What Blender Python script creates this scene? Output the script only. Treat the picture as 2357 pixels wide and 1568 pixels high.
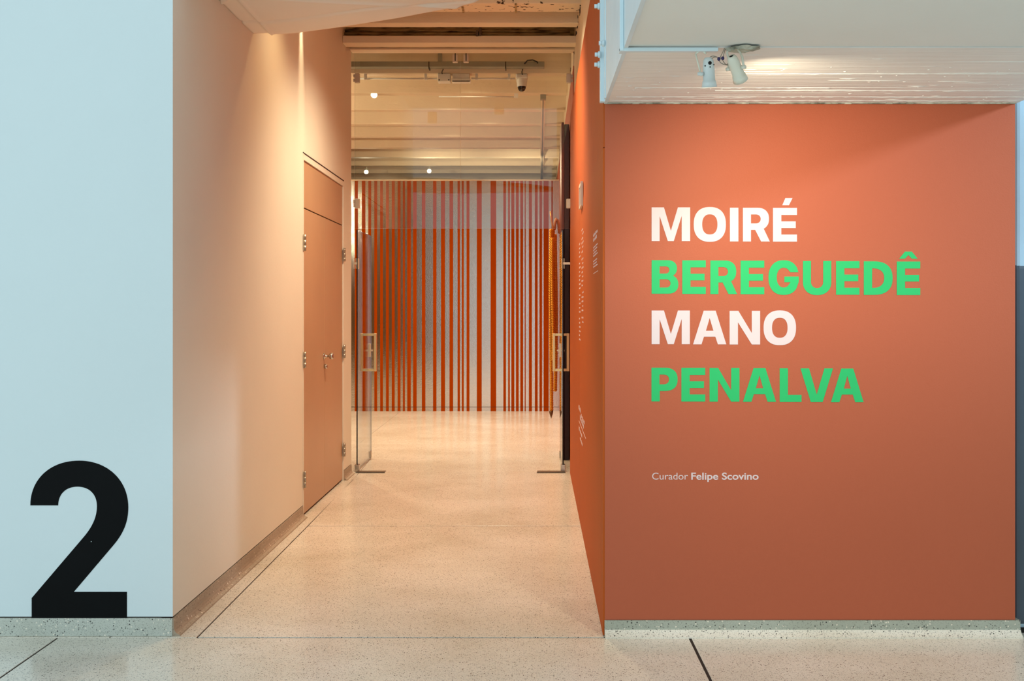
import bpy, bmesh, math, random
from mathutils import Vector, Matrix
random.seed(4)
PI = math.pi
for o in list(bpy.data.objects): bpy.data.objects.remove(o)
scn = bpy.context.scene
COL = scn.collection
F = 2700.0                    # focal length in pixels of the 2357x1568 frame
CX, CY, CH = 1220.0, 715.0, 1.4   # vanishing point and camera height

# ------------------------------------------------------------------ camera
cam = bpy.data.cameras.new('camera'); co = bpy.data.objects.new('camera', cam); COL.objects.link(co)
co.location = (0, 0, CH); co.rotation_euler = (PI/2, 0, 0)
cam.sensor_width = 36; cam.lens = F/2357*36
cam.shift_x = -(CX-2357/2)/2357; cam.shift_y = -(1568/2-CY)/2357
cam.clip_end = 200
scn.camera = co
# ------------------------------------------------------------------ world, daylight, exposure
w = bpy.data.worlds.new('world'); scn.world = w; w.use_nodes = True
w.node_tree.nodes['Background'].inputs[0].default_value = (.76, .91, .97, 1)
w.node_tree.nodes['Background'].inputs[1].default_value = .92
scn.view_settings.view_transform = 'Standard'; scn.view_settings.look = 'None'
scn.view_settings.exposure = 0; scn.view_settings.gamma = 1; scn.view_settings.use_curve_mapping = False
def area(name, loc, target, sx, sy, power, col, spread=PI):
    l = bpy.data.lights.new(name, 'AREA'); l.shape = 'RECTANGLE'; l.size = sx; l.size_y = sy
    l.energy = power; l.color = col; l.spread = spread
    o = bpy.data.objects.new(name, l); COL.objects.link(o); o.location = loc
    o.rotation_euler = (Vector(target)-Vector(loc)).to_track_quat('-Z', 'Y').to_euler()
    return o
def spot(name, loc, target, power, col, angle, blend=.5, radius=.03):
    l = bpy.data.lights.new(name, 'SPOT'); l.energy = power; l.color = col
    l.spot_size = math.radians(angle); l.spot_blend = blend; l.shadow_soft_size = radius
    o = bpy.data.objects.new(name, l); COL.objects.link(o); o.location = loc
    o.rotation_euler = (Vector(target)-Vector(loc)).to_track_quat('-Z', 'Y').to_euler()
    return o
DAY = (.55, .87, 1.0)
WARM = (1.0, .80, .53)
PASS = (1.0, .83, .58)
area('foyer_window_daylight', (-6.2, -4.5, 1.6), (-4.2, 5, 1.6), 7.4, 2.9, 195, DAY)
area('side_window_daylight', (7.5, 0.6, 4.25), (2.0, 5, 1.9), .7, .7, 400, (.62, .82, 1.0))

# ------------------------------------------------------------------ materials
def lin(c):
    return tuple(((v/255)/12.92 if v/255 <= .04045 else ((v/255+.055)/1.055)**2.4) for v in c)
def mat(name, rgb, rough=.6, metal=0., bump=None, var=None, spec=.5, coat=0):
    """bump=(scale, strength, stretch xyz) noise relief; var=(scale, amount) blotchy colour variation"""
    m = bpy.data.materials.new(name); m.use_nodes = True
    nt = m.node_tree; b = nt.nodes['Principled BSDF']
    c = lin(rgb); b.inputs['Base Color'].default_value = (*c, 1)
    b.inputs['Roughness'].default_value = rough; b.inputs['Metallic'].default_value = metal
    b.inputs['Specular IOR Level'].default_value = spec
    tc = nt.nodes.new('ShaderNodeTexCoord')
    if var:
        n = nt.nodes.new('ShaderNodeTexNoise'); n.inputs['Scale'].default_value = var[0]; n.inputs['Detail'].default_value = 5
        r = nt.nodes.new('ShaderNodeValToRGB'); k = var[1]
        r.color_ramp.elements[0].position = .3; r.color_ramp.elements[1].position = .7
        r.color_ramp.elements[0].color = (*[v*(1-k) for v in c], 1); r.color_ramp.elements[1].color = (*[min(1, v*(1+k)) for v in c], 1)
        nt.links.new(tc.outputs['Object'], n.inputs['Vector']); nt.links.new(n.outputs['Fac'], r.inputs[0]); nt.links.new(r.outputs[0], b.inputs['Base Color'])
    if bump:
        mp = nt.nodes.new('ShaderNodeMapping')
        if len(bump) > 2: mp.inputs['Scale'].default_value = bump[2]
        n = nt.nodes.new('ShaderNodeTexNoise'); n.inputs['Scale'].default_value = bump[0]; n.inputs['Detail'].default_value = 4
        bp = nt.nodes.new('ShaderNodeBump'); bp.inputs['Strength'].default_value = bump[1]; bp.inputs['Distance'].default_value = .01
        nt.links.new(tc.outputs['Object'], mp.inputs[0]); nt.links.new(mp.outputs[0], n.inputs['Vector'])
        nt.links.new(n.outputs['Fac'], bp.inputs['Height']); nt.links.new(bp.outputs[0], b.inputs['Normal'])
    return m
def emit(name, rgb, s):
    m = bpy.data.materials.new(name); m.use_nodes = True; b = m.node_tree.nodes['Principled BSDF']
    b.inputs['Emission Color'].default_value = (*rgb, 1); b.inputs['Emission Strength'].default_value = s
    return m
def terrazzo(name, rgb, scale=120, dens=.46, rough=.19, speck=(44, 38, 32), stain=True, size=.33):
    m = bpy.data.materials.new(name); m.use_nodes = True; nt = m.node_tree; N = nt.nodes; L = nt.links.new
    b = N['Principled BSDF']; b.inputs['Roughness'].default_value = rough; b.inputs['Specular IOR Level'].default_value = .5
    c = lin(rgb)
    tc = N.new('ShaderNodeTexCoord')
    no = N.new('ShaderNodeTexNoise'); no.inputs['Scale'].default_value = 1.1; no.inputs['Detail'].default_value = 8; no.inputs['Roughness'].default_value = .62
    L(tc.outputs['Object'], no.inputs['Vector'])
    r = N.new('ShaderNodeValToRGB'); r.color_ramp.elements[0].position = .32; r.color_ramp.elements[1].position = .62
    k = .78 if stain else .92
    r.color_ramp.elements[0].color = (c[0]*k, c[1]*k*.97, c[2]*k*.9, 1); r.color_ramp.elements[1].color = (*c, 1)
    L(no.outputs['Fac'], r.inputs[0])
    prev = r.outputs[0]
    for sc, dn, col, sz in ((scale, dens, speck, size), (scale*2.3, dens*1.1, tuple(int(v*1.5) for v in speck), .38), (scale*.8, .16, (238, 228, 210), .34)):
        nz = N.new('ShaderNodeTexNoise'); nz.inputs['Scale'].default_value = sc*1.4; nz.inputs['Detail'].default_value = 1
        L(tc.outputs['Object'], nz.inputs['Vector'])
        mx = N.new('ShaderNodeMix'); mx.data_type = 'VECTOR'; mx.inputs[0].default_value = .006
        L(tc.outputs['Object'], mx.inputs[4]); L(nz.outputs['Color'], mx.inputs[5])
        v = N.new('ShaderNodeTexVoronoi'); v.inputs['Scale'].default_value = sc
        L(mx.outputs[1], v.inputs['Vector'])
        sep = N.new('ShaderNodeSeparateColor'); L(v.outputs['Color'], sep.inputs[0])
        a = N.new('ShaderNodeMath'); a.operation = 'LESS_THAN'; a.inputs[1].default_value = dn; L(sep.outputs[0], a.inputs[0])
        d = N.new('ShaderNodeMath'); d.operation = 'LESS_THAN'; d.inputs[1].default_value = sz; L(v.outputs['Distance'], d.inputs[0])
        e = N.new('ShaderNodeMath'); e.operation = 'MULTIPLY'; L(a.outputs[0], e.inputs[0]); L(d.outputs[0], e.inputs[1])
        f = N.new('ShaderNodeMath'); f.operation = 'MULTIPLY'; L(e.outputs[0], f.inputs[0]); L(sep.outputs[1], f.inputs[1])
        q = N.new('ShaderNodeMix'); q.data_type = 'RGBA'; L(f.outputs[0], q.inputs[0]); L(prev, q.inputs[6]); q.inputs[7].default_value = (*lin(col), 1)
        prev = q.outputs[2]
    L(prev, b.inputs['Base Color'])
    rr = N.new('ShaderNodeMapRange'); rr.inputs[3].default_value = rough*1.35; rr.inputs[4].default_value = rough*.8
    L(no.outputs['Fac'], rr.inputs[0]); L(rr.outputs[0], b.inputs['Roughness'])
    bp = N.new('ShaderNodeBump'); bp.inputs['Strength'].default_value = .02; bp.inputs['Distance'].default_value = .01
    n3 = N.new('ShaderNodeTexNoise'); n3.inputs['Scale'].default_value = 9; L(tc.outputs['Object'], n3.inputs['Vector'])
    L(n3.outputs['Fac'], bp.inputs['Height']); L(bp.outputs[0], b.inputs['Normal'])
    return m
def glass_mat():
    m = bpy.data.materials.new('clear_glass'); m.use_nodes = True; nt = m.node_tree; N = nt.nodes; L = nt.links.new
    N.remove(N['Principled BSDF']); out = N['Material Output']
    lw = N.new('ShaderNodeLayerWeight'); lw.inputs[0].default_value = .5
    p = N.new('ShaderNodeMath'); p.operation = 'POWER'; p.inputs[1].default_value = 5; L(lw.outputs['Facing'], p.inputs[0])
    s = N.new('ShaderNodeMath'); s.operation = 'MULTIPLY_ADD'; s.inputs[1].default_value = .95; s.inputs[2].default_value = .045; L(p.outputs[0], s.inputs[0])
    t = N.new('ShaderNodeBsdfTransparent'); t.inputs[0].default_value = (.965, .985, .975, 1)
    g = N.new('ShaderNodeBsdfGlossy'); g.inputs['Roughness'].default_value = .0
    mx = N.new('ShaderNodeMixShader'); L(s.outputs[0], mx.inputs[0]); L(t.outputs[0], mx.inputs[1]); L(g.outputs[0], mx.inputs[2]); L(mx.outputs[0], out.inputs[0])
    return m
def dirty(name, rgb, dirt=(60, 45, 30), scale=14, lo=.56, hi=.66, stretch=(1, 1, 1), rough=.8):
    m = mat(name, rgb, rough, bump=(40, .25), spec=.2); nt = m.node_tree; N = nt.nodes; L = nt.links.new; b = N['Principled BSDF']
    tc = N.new('ShaderNodeTexCoord'); mp = N.new('ShaderNodeMapping'); mp.inputs['Scale'].default_value = stretch
    n = N.new('ShaderNodeTexNoise'); n.inputs['Scale'].default_value = scale; n.inputs['Detail'].default_value = 6
    r = N.new('ShaderNodeValToRGB'); r.color_ramp.elements[0].position = lo; r.color_ramp.elements[1].position = hi
    r.color_ramp.elements[0].color = (*lin(rgb), 1); r.color_ramp.elements[1].color = (*lin(dirt), 1)
    L(tc.outputs['Object'], mp.inputs[0]); L(mp.outputs[0], n.inputs['Vector']); L(n.outputs['Fac'], r.inputs[0]); L(r.outputs[0], b.inputs['Base Color'])
    return m

M = {}
M['white'] = mat('white_wall_paint', (218, 229, 231), .75, bump=(60, .06), var=(1.3, .015), spec=.25)
M['passage'] = mat('cream_passage_paint', (230, 221, 204), .6, bump=(55, .07), var=(1.1, .03), spec=.3)
M['door'] = mat('beige_door_paint', (188, 150, 116), .42, bump=(70, .04), var=(1.6, .05))
M['orange'] = mat('terracotta_wall_paint', (180, 92, 62), .6, bump=(160, .10), var=(.8, .02), spec=.3)
M['orange_deep'] = mat('burnt_orange_paint', (178, 84, 30), .65, bump=(90, .08), var=(1.5, .03), spec=.12)
M['orange_grain'] = dirty('burnt_orange_grained_board', (178, 82, 28), (70, 30, 16), 3, .62, .72, (40, 40, 1.2), .7)
M['stripe'] = mat('rust_stripe_paint', (150, 58, 2), .85, bump=(60, .1), spec=.02)
M['green'] = mat('green_vinyl', (44, 182, 104), .5, spec=.3)
M['letter'] = mat('white_vinyl', (222, 202, 202), .5, spec=.3)
M['black'] = mat('black_vinyl', (4, 5, 6), .6, var=(4, .3), spec=.12)
M['floor'] = terrazzo('terrazzo_floor', (240, 232, 218))
M['skirt'] = terrazzo('terrazzo_skirting', (206, 208, 198), scale=120, dens=.40, rough=.45, speck=(36, 34, 32), size=.34)
M['skirt_grey'] = terrazzo('terrazzo_skirting_grey', (176, 180, 166), scale=120, dens=.36, rough=.45, speck=(36, 34, 32), size=.32)
M['skirt_warm'] = terrazzo('terrazzo_skirting_worn', (176, 158, 138), scale=80, dens=.3, rough=.5, speck=(60, 48, 38))
M['joint'] = mat('dark_joint', (46, 34, 26), .9)
M['gap'] = mat('shadow_gap_filler', (58, 42, 34), .9)
M['rib'] = mat('cream_painted_concrete', (226, 206, 176), .75, bump=(30, .14, (1, 3, 3)), var=(2, .04), spec=.25)
M['rib_dirty'] = dirty('peeling_cream_concrete', (222, 202, 172), (62, 44, 28), 22, .60, .66)
M['sooty'] = dirty('old_stained_plaster', (176, 150, 104), (70, 52, 30), 8, .45, .7, (1, 6, 6))
M['soffit'] = mat('whitewashed_concrete', (236, 232, 226), .7, bump=(7, .5, (.35, 4, 4)), var=(2.2, .03), spec=.3)
M['plaster_new'] = mat('smooth_grey_plaster', (230, 231, 226), .75, bump=(24, .10), var=(1.5, .02), spec=.25)
M['canopy'] = mat('cream_canopy_plaster', (240, 229, 214), .7, bump=(5, .12), var=(1.6, .03), spec=.3)
M['steel_white'] = mat('white_painted_steel', (212, 228, 234), .5, bump=(18, .12), var=(5, .05))
M['broken'] = dirty('broken_concrete', (196, 194, 178), (110, 110, 96), 16, .42, .7)
M['fixture'] = mat('white_enamel', (214, 222, 222), .38, var=(9, .03))
M['fixture_cream'] = mat('cream_enamel', (226, 224, 208), .38)
M['dark'] = mat('dark_hole', (20, 15, 10), .8)
M['wire'] = mat('grey_wire', (150, 140, 126), .5)
M['purple'] = mat('purple_wire_nut', (52, 44, 96), .45)
M['chrome'] = mat('brushed_chrome', (190, 186, 178), .25, 1)
M['brass'] = mat('champagne_handle', (232, 204, 150), .28, .55)
M['hinge'] = mat('hinge_steel', (176, 164, 148), .35, .8)
M['clamp'] = mat('satin_clamp', (214, 200, 178), .4, .3)
M['grey_tray'] = mat('galvanised_tray', (150, 146, 130), .5, .4, bump=(50, .1), var=(6, .06))
M['plastic'] = mat('white_plastic', (232, 226, 214), .45)
M['dome'] = mat('smoked_dome', (14, 12, 10), .08)
M['glass'] = glass_mat()
M['glass_edge'] = mat('green_black_glass_edge', (6, 14, 12), .4, spec=.15)
M['glass_edge_light'] = mat('pale_glass_edge', (214, 218, 204), .3)
M['silver'] = mat('silver_foil', (222, 215, 208), .11, 1, bump=(130, .12))
M['maroon'] = mat('maroon_board', (86, 30, 18), .35, bump=(40, .05, (1, 1, .1)))
M['maroon_dark'] = mat('dark_maroon_board', (40, 16, 14), .4)
M['gold'] = mat('gold_cord', (184, 120, 34), .38, .75)
M['bronze'] = mat('bronze_tip', (92, 62, 36), .4, .6)
M['wood_hook'] = mat('brown_hook', (150, 88, 46), .45)
M['bulb'] = emit('lit_lamp_face', (1, .80, .48), 22)
M['bulb_soft'] = emit('lit_lamp_mouth', (1, .86, .66), 14)
M['plate'] = mat('floor_plate_metal', (104, 88, 70), .4, .6)
M['column'] = mat('blue_grey_painted_column', (176, 204, 220), .35, bump=(12, .06), var=(2.5, .10))
M['shade_slate'] = mat('painted_shade_slate', (72, 84, 96), .4, bump=(12, .06), var=(2.5, .12))
M['ochre'] = mat('olive_brown_foil_reflection', (104, 74, 34), .7, var=(.9, .25))
M['grey_wall'] = mat('brown_grey_gallery_wall', (150, 120, 92), .8)

# ------------------------------------------------------------------ helpers
def link(o, parent=None):
    COL.objects.link(o)
    if parent is not None:
        o.parent = parent
        o.matrix_parent_inverse = Matrix.Translation(-parent.location)
    return o
def props(o, label=None, cat=None, group=None, kind=None):
    for k, v in (('label', label), ('category', cat), ('group', group), ('kind', kind)):
        if v: o[k] = v
    return o
def thing(name, loc, label, cat, group=None):
    o = bpy.data.objects.new(name, None); o.empty_display_size = .05; COL.objects.link(o); o.location = loc
    return props(o, label, cat, group)
class MB:
    def __init__(s): s.bm = bmesh.new()
    def box(s, x0, x1, y0, y1, z0, z1, bev=0):
        vs = [s.bm.verts.new((x, y, z)) for x in (x0, x1) for y in (y0, y1) for z in (z0, z1)]
        fs = [s.bm.faces.new([vs[i] for i in q]) for q in ((0,1,3,2),(4,6,7,5),(0,4,5,1),(2,3,7,6),(0,2,6,4),(1,5,7,3))]
        if bev:
            es = list({e for f in fs for e in f.edges})
            bmesh.ops.bevel(s.bm, geom=es, offset=bev, segments=2, affect='EDGES', profile=.5)
        return s
    def prism(s, pts, z0, z1, bev=0):                 # polygon in XY extruded in Z
        a = [s.bm.verts.new((x, y, z0)) for x, y in pts]; b = [s.bm.verts.new((x, y, z1)) for x, y in pts]
        fs = [s.bm.faces.new(a[::-1]), s.bm.faces.new(b)]
        n = len(pts)
        for i in range(n): fs.append(s.bm.faces.new((a[i], a[(i+1) % n], b[(i+1) % n], b[i])))
        if bev:
            bmesh.ops.bevel(s.bm, geom=list(fs[1].edges), offset=bev, segments=1, affect='EDGES')
        return s
    def extr(s, pts, a0, a1):                         # profile of 3D points, swept from offset a0 to a1
        a = [s.bm.verts.new(Vector(p)+Vector(a0)) for p in pts]; b = [s.bm.verts.new(Vector(p)+Vector(a1)) for p in pts]
        n = len(pts); s.bm.faces.new(a[::-1]); s.bm.faces.new(b)
        for i in range(n): s.bm.faces.new((a[i], a[(i+1) % n], b[(i+1) % n], b[i]))
        return s
    def tube(s, path, r, n=8, cap=True):
        path = [Vector(p) for p in path]; rings = []
        rr = r if isinstance(r, (list, tuple)) else [r]*len(path)
        up = None
        for i, p in enumerate(path):
            t = (path[min(i+1, len(path)-1)]-path[max(i-1, 0)]).normalized()
            if up is None:
                up = t.orthogonal().normalized()
            up = (up-t*up.dot(t)).normalized(); v = t.cross(up)
            rings.append([s.bm.verts.new(p+(up*math.cos(2*PI*k/n)+v*math.sin(2*PI*k/n))*rr[i]) for k in range(n)])
        for a, b in zip(rings, rings[1:]):
            for k in range(n):
                f = s.bm.faces.new((a[k], a[(k+1) % n], b[(k+1) % n], b[k])); f.smooth = True
        if cap: s.bm.faces.new(rings[0][::-1]); s.bm.faces.new(rings[-1])
        return s
    def lathe(s, prof, n=24, T=None):                 # prof: (radius, z) from top to bottom about Z
        T = T or Matrix()
        rings = []
        for r, z in prof:
            rings.append([s.bm.verts.new(T @ Vector((r*math.cos(2*PI*k/n), r*math.sin(2*PI*k/n), z))) for k in range(n)] if r > 1e-6 else [s.bm.verts.new(T @ Vector((0, 0, z)))])
        for a, b in zip(rings, rings[1:]):
            for k in range(n):
                k2 = (k+1) % n
                va = [a[0]] if len(a) == 1 else [a[k], a[k2]]
                vb = [b[0]] if len(b) == 1 else [b[k2], b[k]]
                if len(va)+len(vb) > 2:
                    f = s.bm.faces.new(va+vb); f.smooth = True
        return s
    def mesh(s, name, *mats):
        bmesh.ops.recalc_face_normals(s.bm, faces=s.bm.faces)
        me = bpy.data.meshes.new(name); s.bm.to_mesh(me); s.bm.free()
        for m in mats: me.materials.append(M[m])
        return me
    def build(s, name, m, parent=None, **kw):
        ms = m if isinstance(m, (list, tuple)) else (m,)
        o = bpy.data.objects.new(name, s.mesh(name, *ms)); link(o, parent)
        return props(o, **kw)
def inst(name, me, parent, loc, rot=None, **kw):
    o = bpy.data.objects.new(name, me); link(o, parent); o.location = loc
    if rot: o.rotation_euler = rot
    return props(o, **kw)
def at(px, py, Y): return Vector(((px-CX)*Y/F, Y, CH-(py-CY)*Y/F))
def flat(name, splines, plane, th, m, parent, **kw):
    """filled flat shape with holes: closed polylines in plane coordinates (u, v); plane(u, v) gives the 3D point"""
    cu = bpy.data.curves.new('tmp', 'CURVE'); cu.dimensions = '2D'; cu.fill_mode = 'BOTH'; cu.extrude = th/2
    for pts in splines:
        sp = cu.splines.new('POLY'); sp.points.add(len(pts)-1); sp.use_cyclic_u = True
        for p, (u, v) in zip(sp.points, pts): p.co = (u, v, 0, 1)
    t = bpy.data.objects.new('tmp', cu); COL.objects.link(t)
    me = bpy.data.meshes.new_from_object(t, depsgraph=None)
    bpy.data.objects.remove(t); bpy.data.curves.remove(cu)
    for v in me.vertices: v.co = plane(v.co.x, v.co.y, v.co.z+th/2)
    me.materials.clear(); me.materials.append(M[m]); me.name = name
    bm = bmesh.new(); bm.from_mesh(me); bmesh.ops.recalc_face_normals(bm, faces=bm.faces); bm.to_mesh(me); bm.free()
    o = bpy.data.objects.new(name, me); link(o, parent)
    return props(o, **kw)

# main planes
YF = 5.04            # front plane of the white wall and of the terracotta wall
YG = 10.2            # plane of the glass partition
YB = 16.3            # striped back wall
XL = -1.535          # left passage wall
def XR(y): return .313+.006*(y-YF)     # right passage wall, turned very slightly
ZR = 3.62            # underside of the ceiling ribs

# ------------------------------------------------------------------ floor
fl = MB().box(-8, 8, -7, 21, -.2, -.0028).build('floor', 'joint', kind='structure')
def slab(pts, g=.003, gy=None):
    gy = gy or g
    cx = sum(p[0] for p in pts)/len(pts); cy = sum(p[1] for p in pts)/len(pts)
    q = []
    for x, y in pts: q.append((x-math.copysign(g, x-cx), y-math.copysign(gy, y-cy)))
    MB().prism(q, -.012, 0, .0015).build('slab', 'floor', fl)
YJ = 5.018
xs = (-8, -4.6, -2.022, .684, 3.3, 8)
for i in range(5):
    for y0, y1 in ((-7, -2.4), (-2.4, .1), (.1, 2.6), (2.6, YJ)):
        g = .006 if i in (2, 3) else .003
        slab([(xs[i], y0), (xs[i+1], y0), (xs[i+1], y1), (xs[i], y1)], g, .004)
# passage: narrow border strip on the left of a slanting joint, wide slabs on the right
jl = lambda y: -1.427-.0072*(y-5.05) if y < 9.64 else -1.460-.033*(y-9.64)
for y0, y1 in ((YJ, 7.62), (7.62, 10.2)):
    slab([(jl(y0), y0), (.6, y0), (.6, y1), (jl(y1), y1)], .004, .008)
slab([(-1.8, YJ), (jl(YJ), YJ), (jl(9.64), 9.64), (jl(10.2), 10.2), (-1.8, 10.2)], .0025)
slab([(-1.8, 10.2), (jl(10.2), 10.2), (jl(11), 11), (-1.8, 11)], .002)
slab([(jl(10.2), 10.2), (.6, 10.2), (.6, 11), (jl(11), 11)], .001)
slab([(-1.8, 11), (.6, 11), (.6, 12.35), (-1.8, 12.35)], .0008)
for y0, y1 in ((12.35, 14.37), (14.37, 16.4), (16.4, 21)):
    slab([(-1.8, y0), (.6, y0), (.6, y1), (-1.8, y1)], .0015)
for x0, x1 in ((-4.2, -1.8), (-8, -4.2)):
    for y0, y1 in ((10.2, 12.35), (12.35, 14.37), (14.37, 16.4), (16.4, 21)): slab([(x0, y0), (x1, y0), (x1, y1), (x0, y1)], .0015)
slab([(2.1, YJ), (8, YJ), (8, 8), (2.1, 8)], .003)
slab([(-8, YJ), (-1.8, YJ), (-1.8, 5.06), (-8, 5.06)], .001, .0015)
slab([(.6, YJ), (2.1, YJ), (2.1, 5.06), (.6, 5.06)], .001, .0015)

# ------------------------------------------------------------------ left wall block (white front, cream passage side)
DY0, DY1, DZ = 7.925, 9.66, 2.474       # door opening
HB = .078
b = MB()
b.box(-8, XL, YF, DY0, HB+.006, 5.2); b.box(-8, XL, DY0, DY1, DZ, 5.2); b.box(-8, XL, DY1, 10.07, HB+.006, 5.2)
b.box(-8, XL-.12, DY0, DY1, .0, DZ)
wl = b.build('wall_left', ['white', 'passage', 'ochre'], kind='structure')
for p in wl.data.polygons:
    if p.normal.x > .5: p.material_index = 1
    if p.normal.y > .5 and p.center.y > 10: p.material_index = 2  # unseen gallery face, browned for its reflection in the silver foil
MB().box(-8, XL-.012, YF+.012, 10.06, HB-.002, HB+.010).build('shadow_gap', 'gap', wl)
bf = MB().box(-8, XL-.001, YF-.004, YF+.05, 0, HB, .003).build('baseboard_left', 'skirt', kind='structure')
def cove(y0, y1):
    pr = [(XL-.05, 0, 0), (XL+.032, 0, 0), (XL+.030, 0, .006), (XL+.016, 0, .012), (XL+.008, 0, .022), (XL+.004, 0, .035), (XL+.003, 0, HB), (XL-.05, 0, HB)]
    return MB().extr(pr, (0, y0, 0), (0, y1, 0))
bp_ = cove(YF+.001, DY0).build('baseboard_passage', 'skirt_warm', kind='structure')
cove(DY1, 10.07).build('baseboard_length', 'skirt_warm', bp_)

# big numeral painted on the white wall (from bezier outline)
def bez(p0, p1, p2, p3, n=16):
    return [tuple((1-t)**3*a+3*(1-t)**2*t*b_+3*(1-t)*t*t*c+t**3*d for a, b_, c, d in zip(p0, p1, p2, p3)) for t in [i/n for i in range(1, n+1)]]
two = [(217, 1137), (217, 1000), (575, 580)]
two += bez((575, 580), (636, 508), (663, 440), (663, 372)) + bez((663, 372), (663, 290), (610, 239), (530, 239)) + bez((530, 239), (450, 239), (398, 290), (398, 367))
two += [(208, 367)] + bez((208, 367), (208, 186), (345, 61), (541, 61), 24) + bez((541, 61), (735, 61), (877, 195), (877, 380), 24) + bez((877, 380), (877, 480), (845, 555), (780, 634)) + [(505, 958), (868, 958), (868, 1137)]
def front_plane(off):
    def f(u, v, w_):
        p = at(u, v, YF); return Vector((p.x, YF-off-w_, p.z))
    return f
flat('numeral', [[(x/2.969, 1040+y/2.969) for x, y in two]], front_plane(.0004), .0008, 'black', wl, label='big black numeral two')
MB().lathe([(0, 0), (.0018, 0), (.0018, .001), (0, .001)], 8, Matrix.Translation(at(210, 1247, YF-.002)) @ Matrix.Rotation(PI/2, 4, 'X')).build('paint_chip', 'white', wl)

# ------------------------------------------------------------------ flush double door with transom panel in the passage wall
XD = XL-.012
d1 = MB().box(XD-.05, XD-.002, DY0+.012, DY1-.012, .012, DZ-.01).build('door_1', 'gap', kind='structure', label='flush beige double door with transom panel and round knob')
MB().box(XD-.04, XL+.003, DY0, DY0+.022, .0, DZ).build('jamb', 'passage', d1)
MB().box(XD-.04, XL+.001, DY1-.012, DY1, .0, DZ).build('jamb', 'passage', d1)
MB().box(XD-.04, XL+.001, DY0+.022, DY1-.012, DZ-.05, DZ-.010).build('head_jamb', 'passage', d1)
MB().box(XD-.03, XL+.003, DY0, DY1, DZ-.010, DZ-.002).build('head_gap', 'gap', d1)
MB().box(XD-.03, XD+.004, DY0+.025, DY1-.015, 2.104, DZ-.052, .002).build('transom_panel', 'door', d1)
lf = MB().box(XD-.03, XD+.004, DY0+.025, 8.815, .014, 2.096, .002).build('door_leaf', 'door', d1)
lf2 = MB().box(XD-.03, XD+.004, 8.8185, DY1-.015, .014, 2.096, .002).build('door_leaf', 'door', d1)
hb = MB()
for k in range(3): hb.tube([(0, 0, -.055+k*.037), (0, 0, -.055+k*.037+.035)], .009, 10)
hb.box(-.006, -.002, -.0, .035, -.055, .055); hb.box(-.006, -.002, -.030, 0, -.055, .055)
hme = hb.mesh('hinge', 'hinge')
for z in (1.86, 1.065, .255):
    inst('hinge', hme, lf, (XL+.010, DY0+.024, z)); inst('hinge', hme, lf2, (XL+.010, DY1-.010, z))
RX = Matrix.Rotation(PI/2, 4, 'Y')
kp = at(751, 820, 8.78); T = Matrix.Translation((XD+.004, 8.775, kp.z)) @ RX
MB().lathe([(0, 0), (.024, 0), (.024, .006), (.010, .008), (.009, .040), (.020, .044), (.024, .052), (.024, .066), (.020, .071), (0, .072)], 20, T).build('door_knob', 'chrome', lf)
T = Matrix.Translation((XD+.004, 8.79, kp.z-.078)) @ RX
MB().lathe([(0, 0), (.016, 0), (.016, .022), (.011, .024), (0, .024)], 16, T).build('lock_cylinder', 'chrome', lf)

# ------------------------------------------------------------------ canopy (creased soffit) over the mouth of the passage
def back_edge(x):
    pts = [(-1.535, 6.50), (-1.30, 6.47), (-1.06, 6.36), (-.70, 6.17), (-.35, 5.94), (0, 5.62), (.32, 5.25)]
    for (x0, y0), (x1, y1) in zip(pts, pts[1:]):
        if x <= x1: return y0+(y1-y0)*(x-x0)/(x1-x0)
    return pts[-1][1]
bm = bmesh.new(); NU, NV = 170, 80; g = []
for i in range(NU+1):
    x = XL+(.30-XL)*i/NU; r = []
    for j in range(NV+1):
        v = j/NV; y = 5.12+(back_edge(x)-5.12)*v
        c1 = abs((y-5.1)*.62+(x+1.44)*1.0-.30+.06*math.sin(3*y))          # curved crease near the wall
        c2 = abs((y-6.05)+.32*(x+1.0)+.03*math.sin(6*x))
        c3 = abs((y-5.9)-.25*(x+.6))
        z = 2.935+.010*math.sin(2.1*x+1.3*y)+.012*math.exp(-(c2/.016)**2)-.010*math.exp(-(c3/.018)**2)-.012*math.exp(-(c1/.014)**2)
        d = x-XL
        z += .008*max(0, min(1, (.10-d)/.015))-.007*math.exp(-((d-.108)/.008)**2)
        r.append(bm.verts.new((x, y, z)))
    g.append(r)
for i in range(NU):
    for j in range(NV):
        f = bm.faces.new((g[i][j], g[i][j+1], g[i+1][j+1], g[i+1][j])); f.smooth = True
bmesh.ops.recalc_face_normals(bm, faces=bm.faces)
me = bpy.data.meshes.new('ceiling_canopy'); bm.to_mesh(me); bm.free(); me.materials.append(M['canopy'])
cn = bpy.data.objects.new('ceiling_canopy', me); COL.objects.link(cn); props(cn, kind='structure')
sm = cn.modifiers.new('thickness', 'SOLIDIFY'); sm.thickness = .05; sm.offset = 1 if me.polygons[0].normal.z > 0 else -1

# ------------------------------------------------------------------ right passage wall
def rwall(mb, y0, y1, z0, z1, t0, t1):
    """slanted slab: between offsets t0 (towards passage, smaller x) and t1 behind the passage plane"""
    mb.prism([(XR(y0)+t0, y0), (XR(y1)+t0, y1), (XR(y1)+t1, y1), (XR(y0)+t1, y0)], z0, z1)
    return mb
YE = 10.06
wr = rwall(MB(), YF+.03, YE, 0, 3.06, .022, .10).build('wall_right', 'orange_deep', kind='structure')
ys = [YF+.0, 5.19, 7.75, YE]
for y0, y1 in zip(ys, ys[1:]):
    rwall(MB(), y0+.002, y1-.002, .004, 2.098, 0, .024).build('cladding_board', 'orange_deep', wr)
for y0, y1 in ((YF, 6.55), (6.55, 8.7), (8.7, YE)):
    rwall(MB(), y0+.0015, y1-.0015, 2.103, 3.07, .002, .024).build('cladding_board', 'orange_grain', wr)
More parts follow.
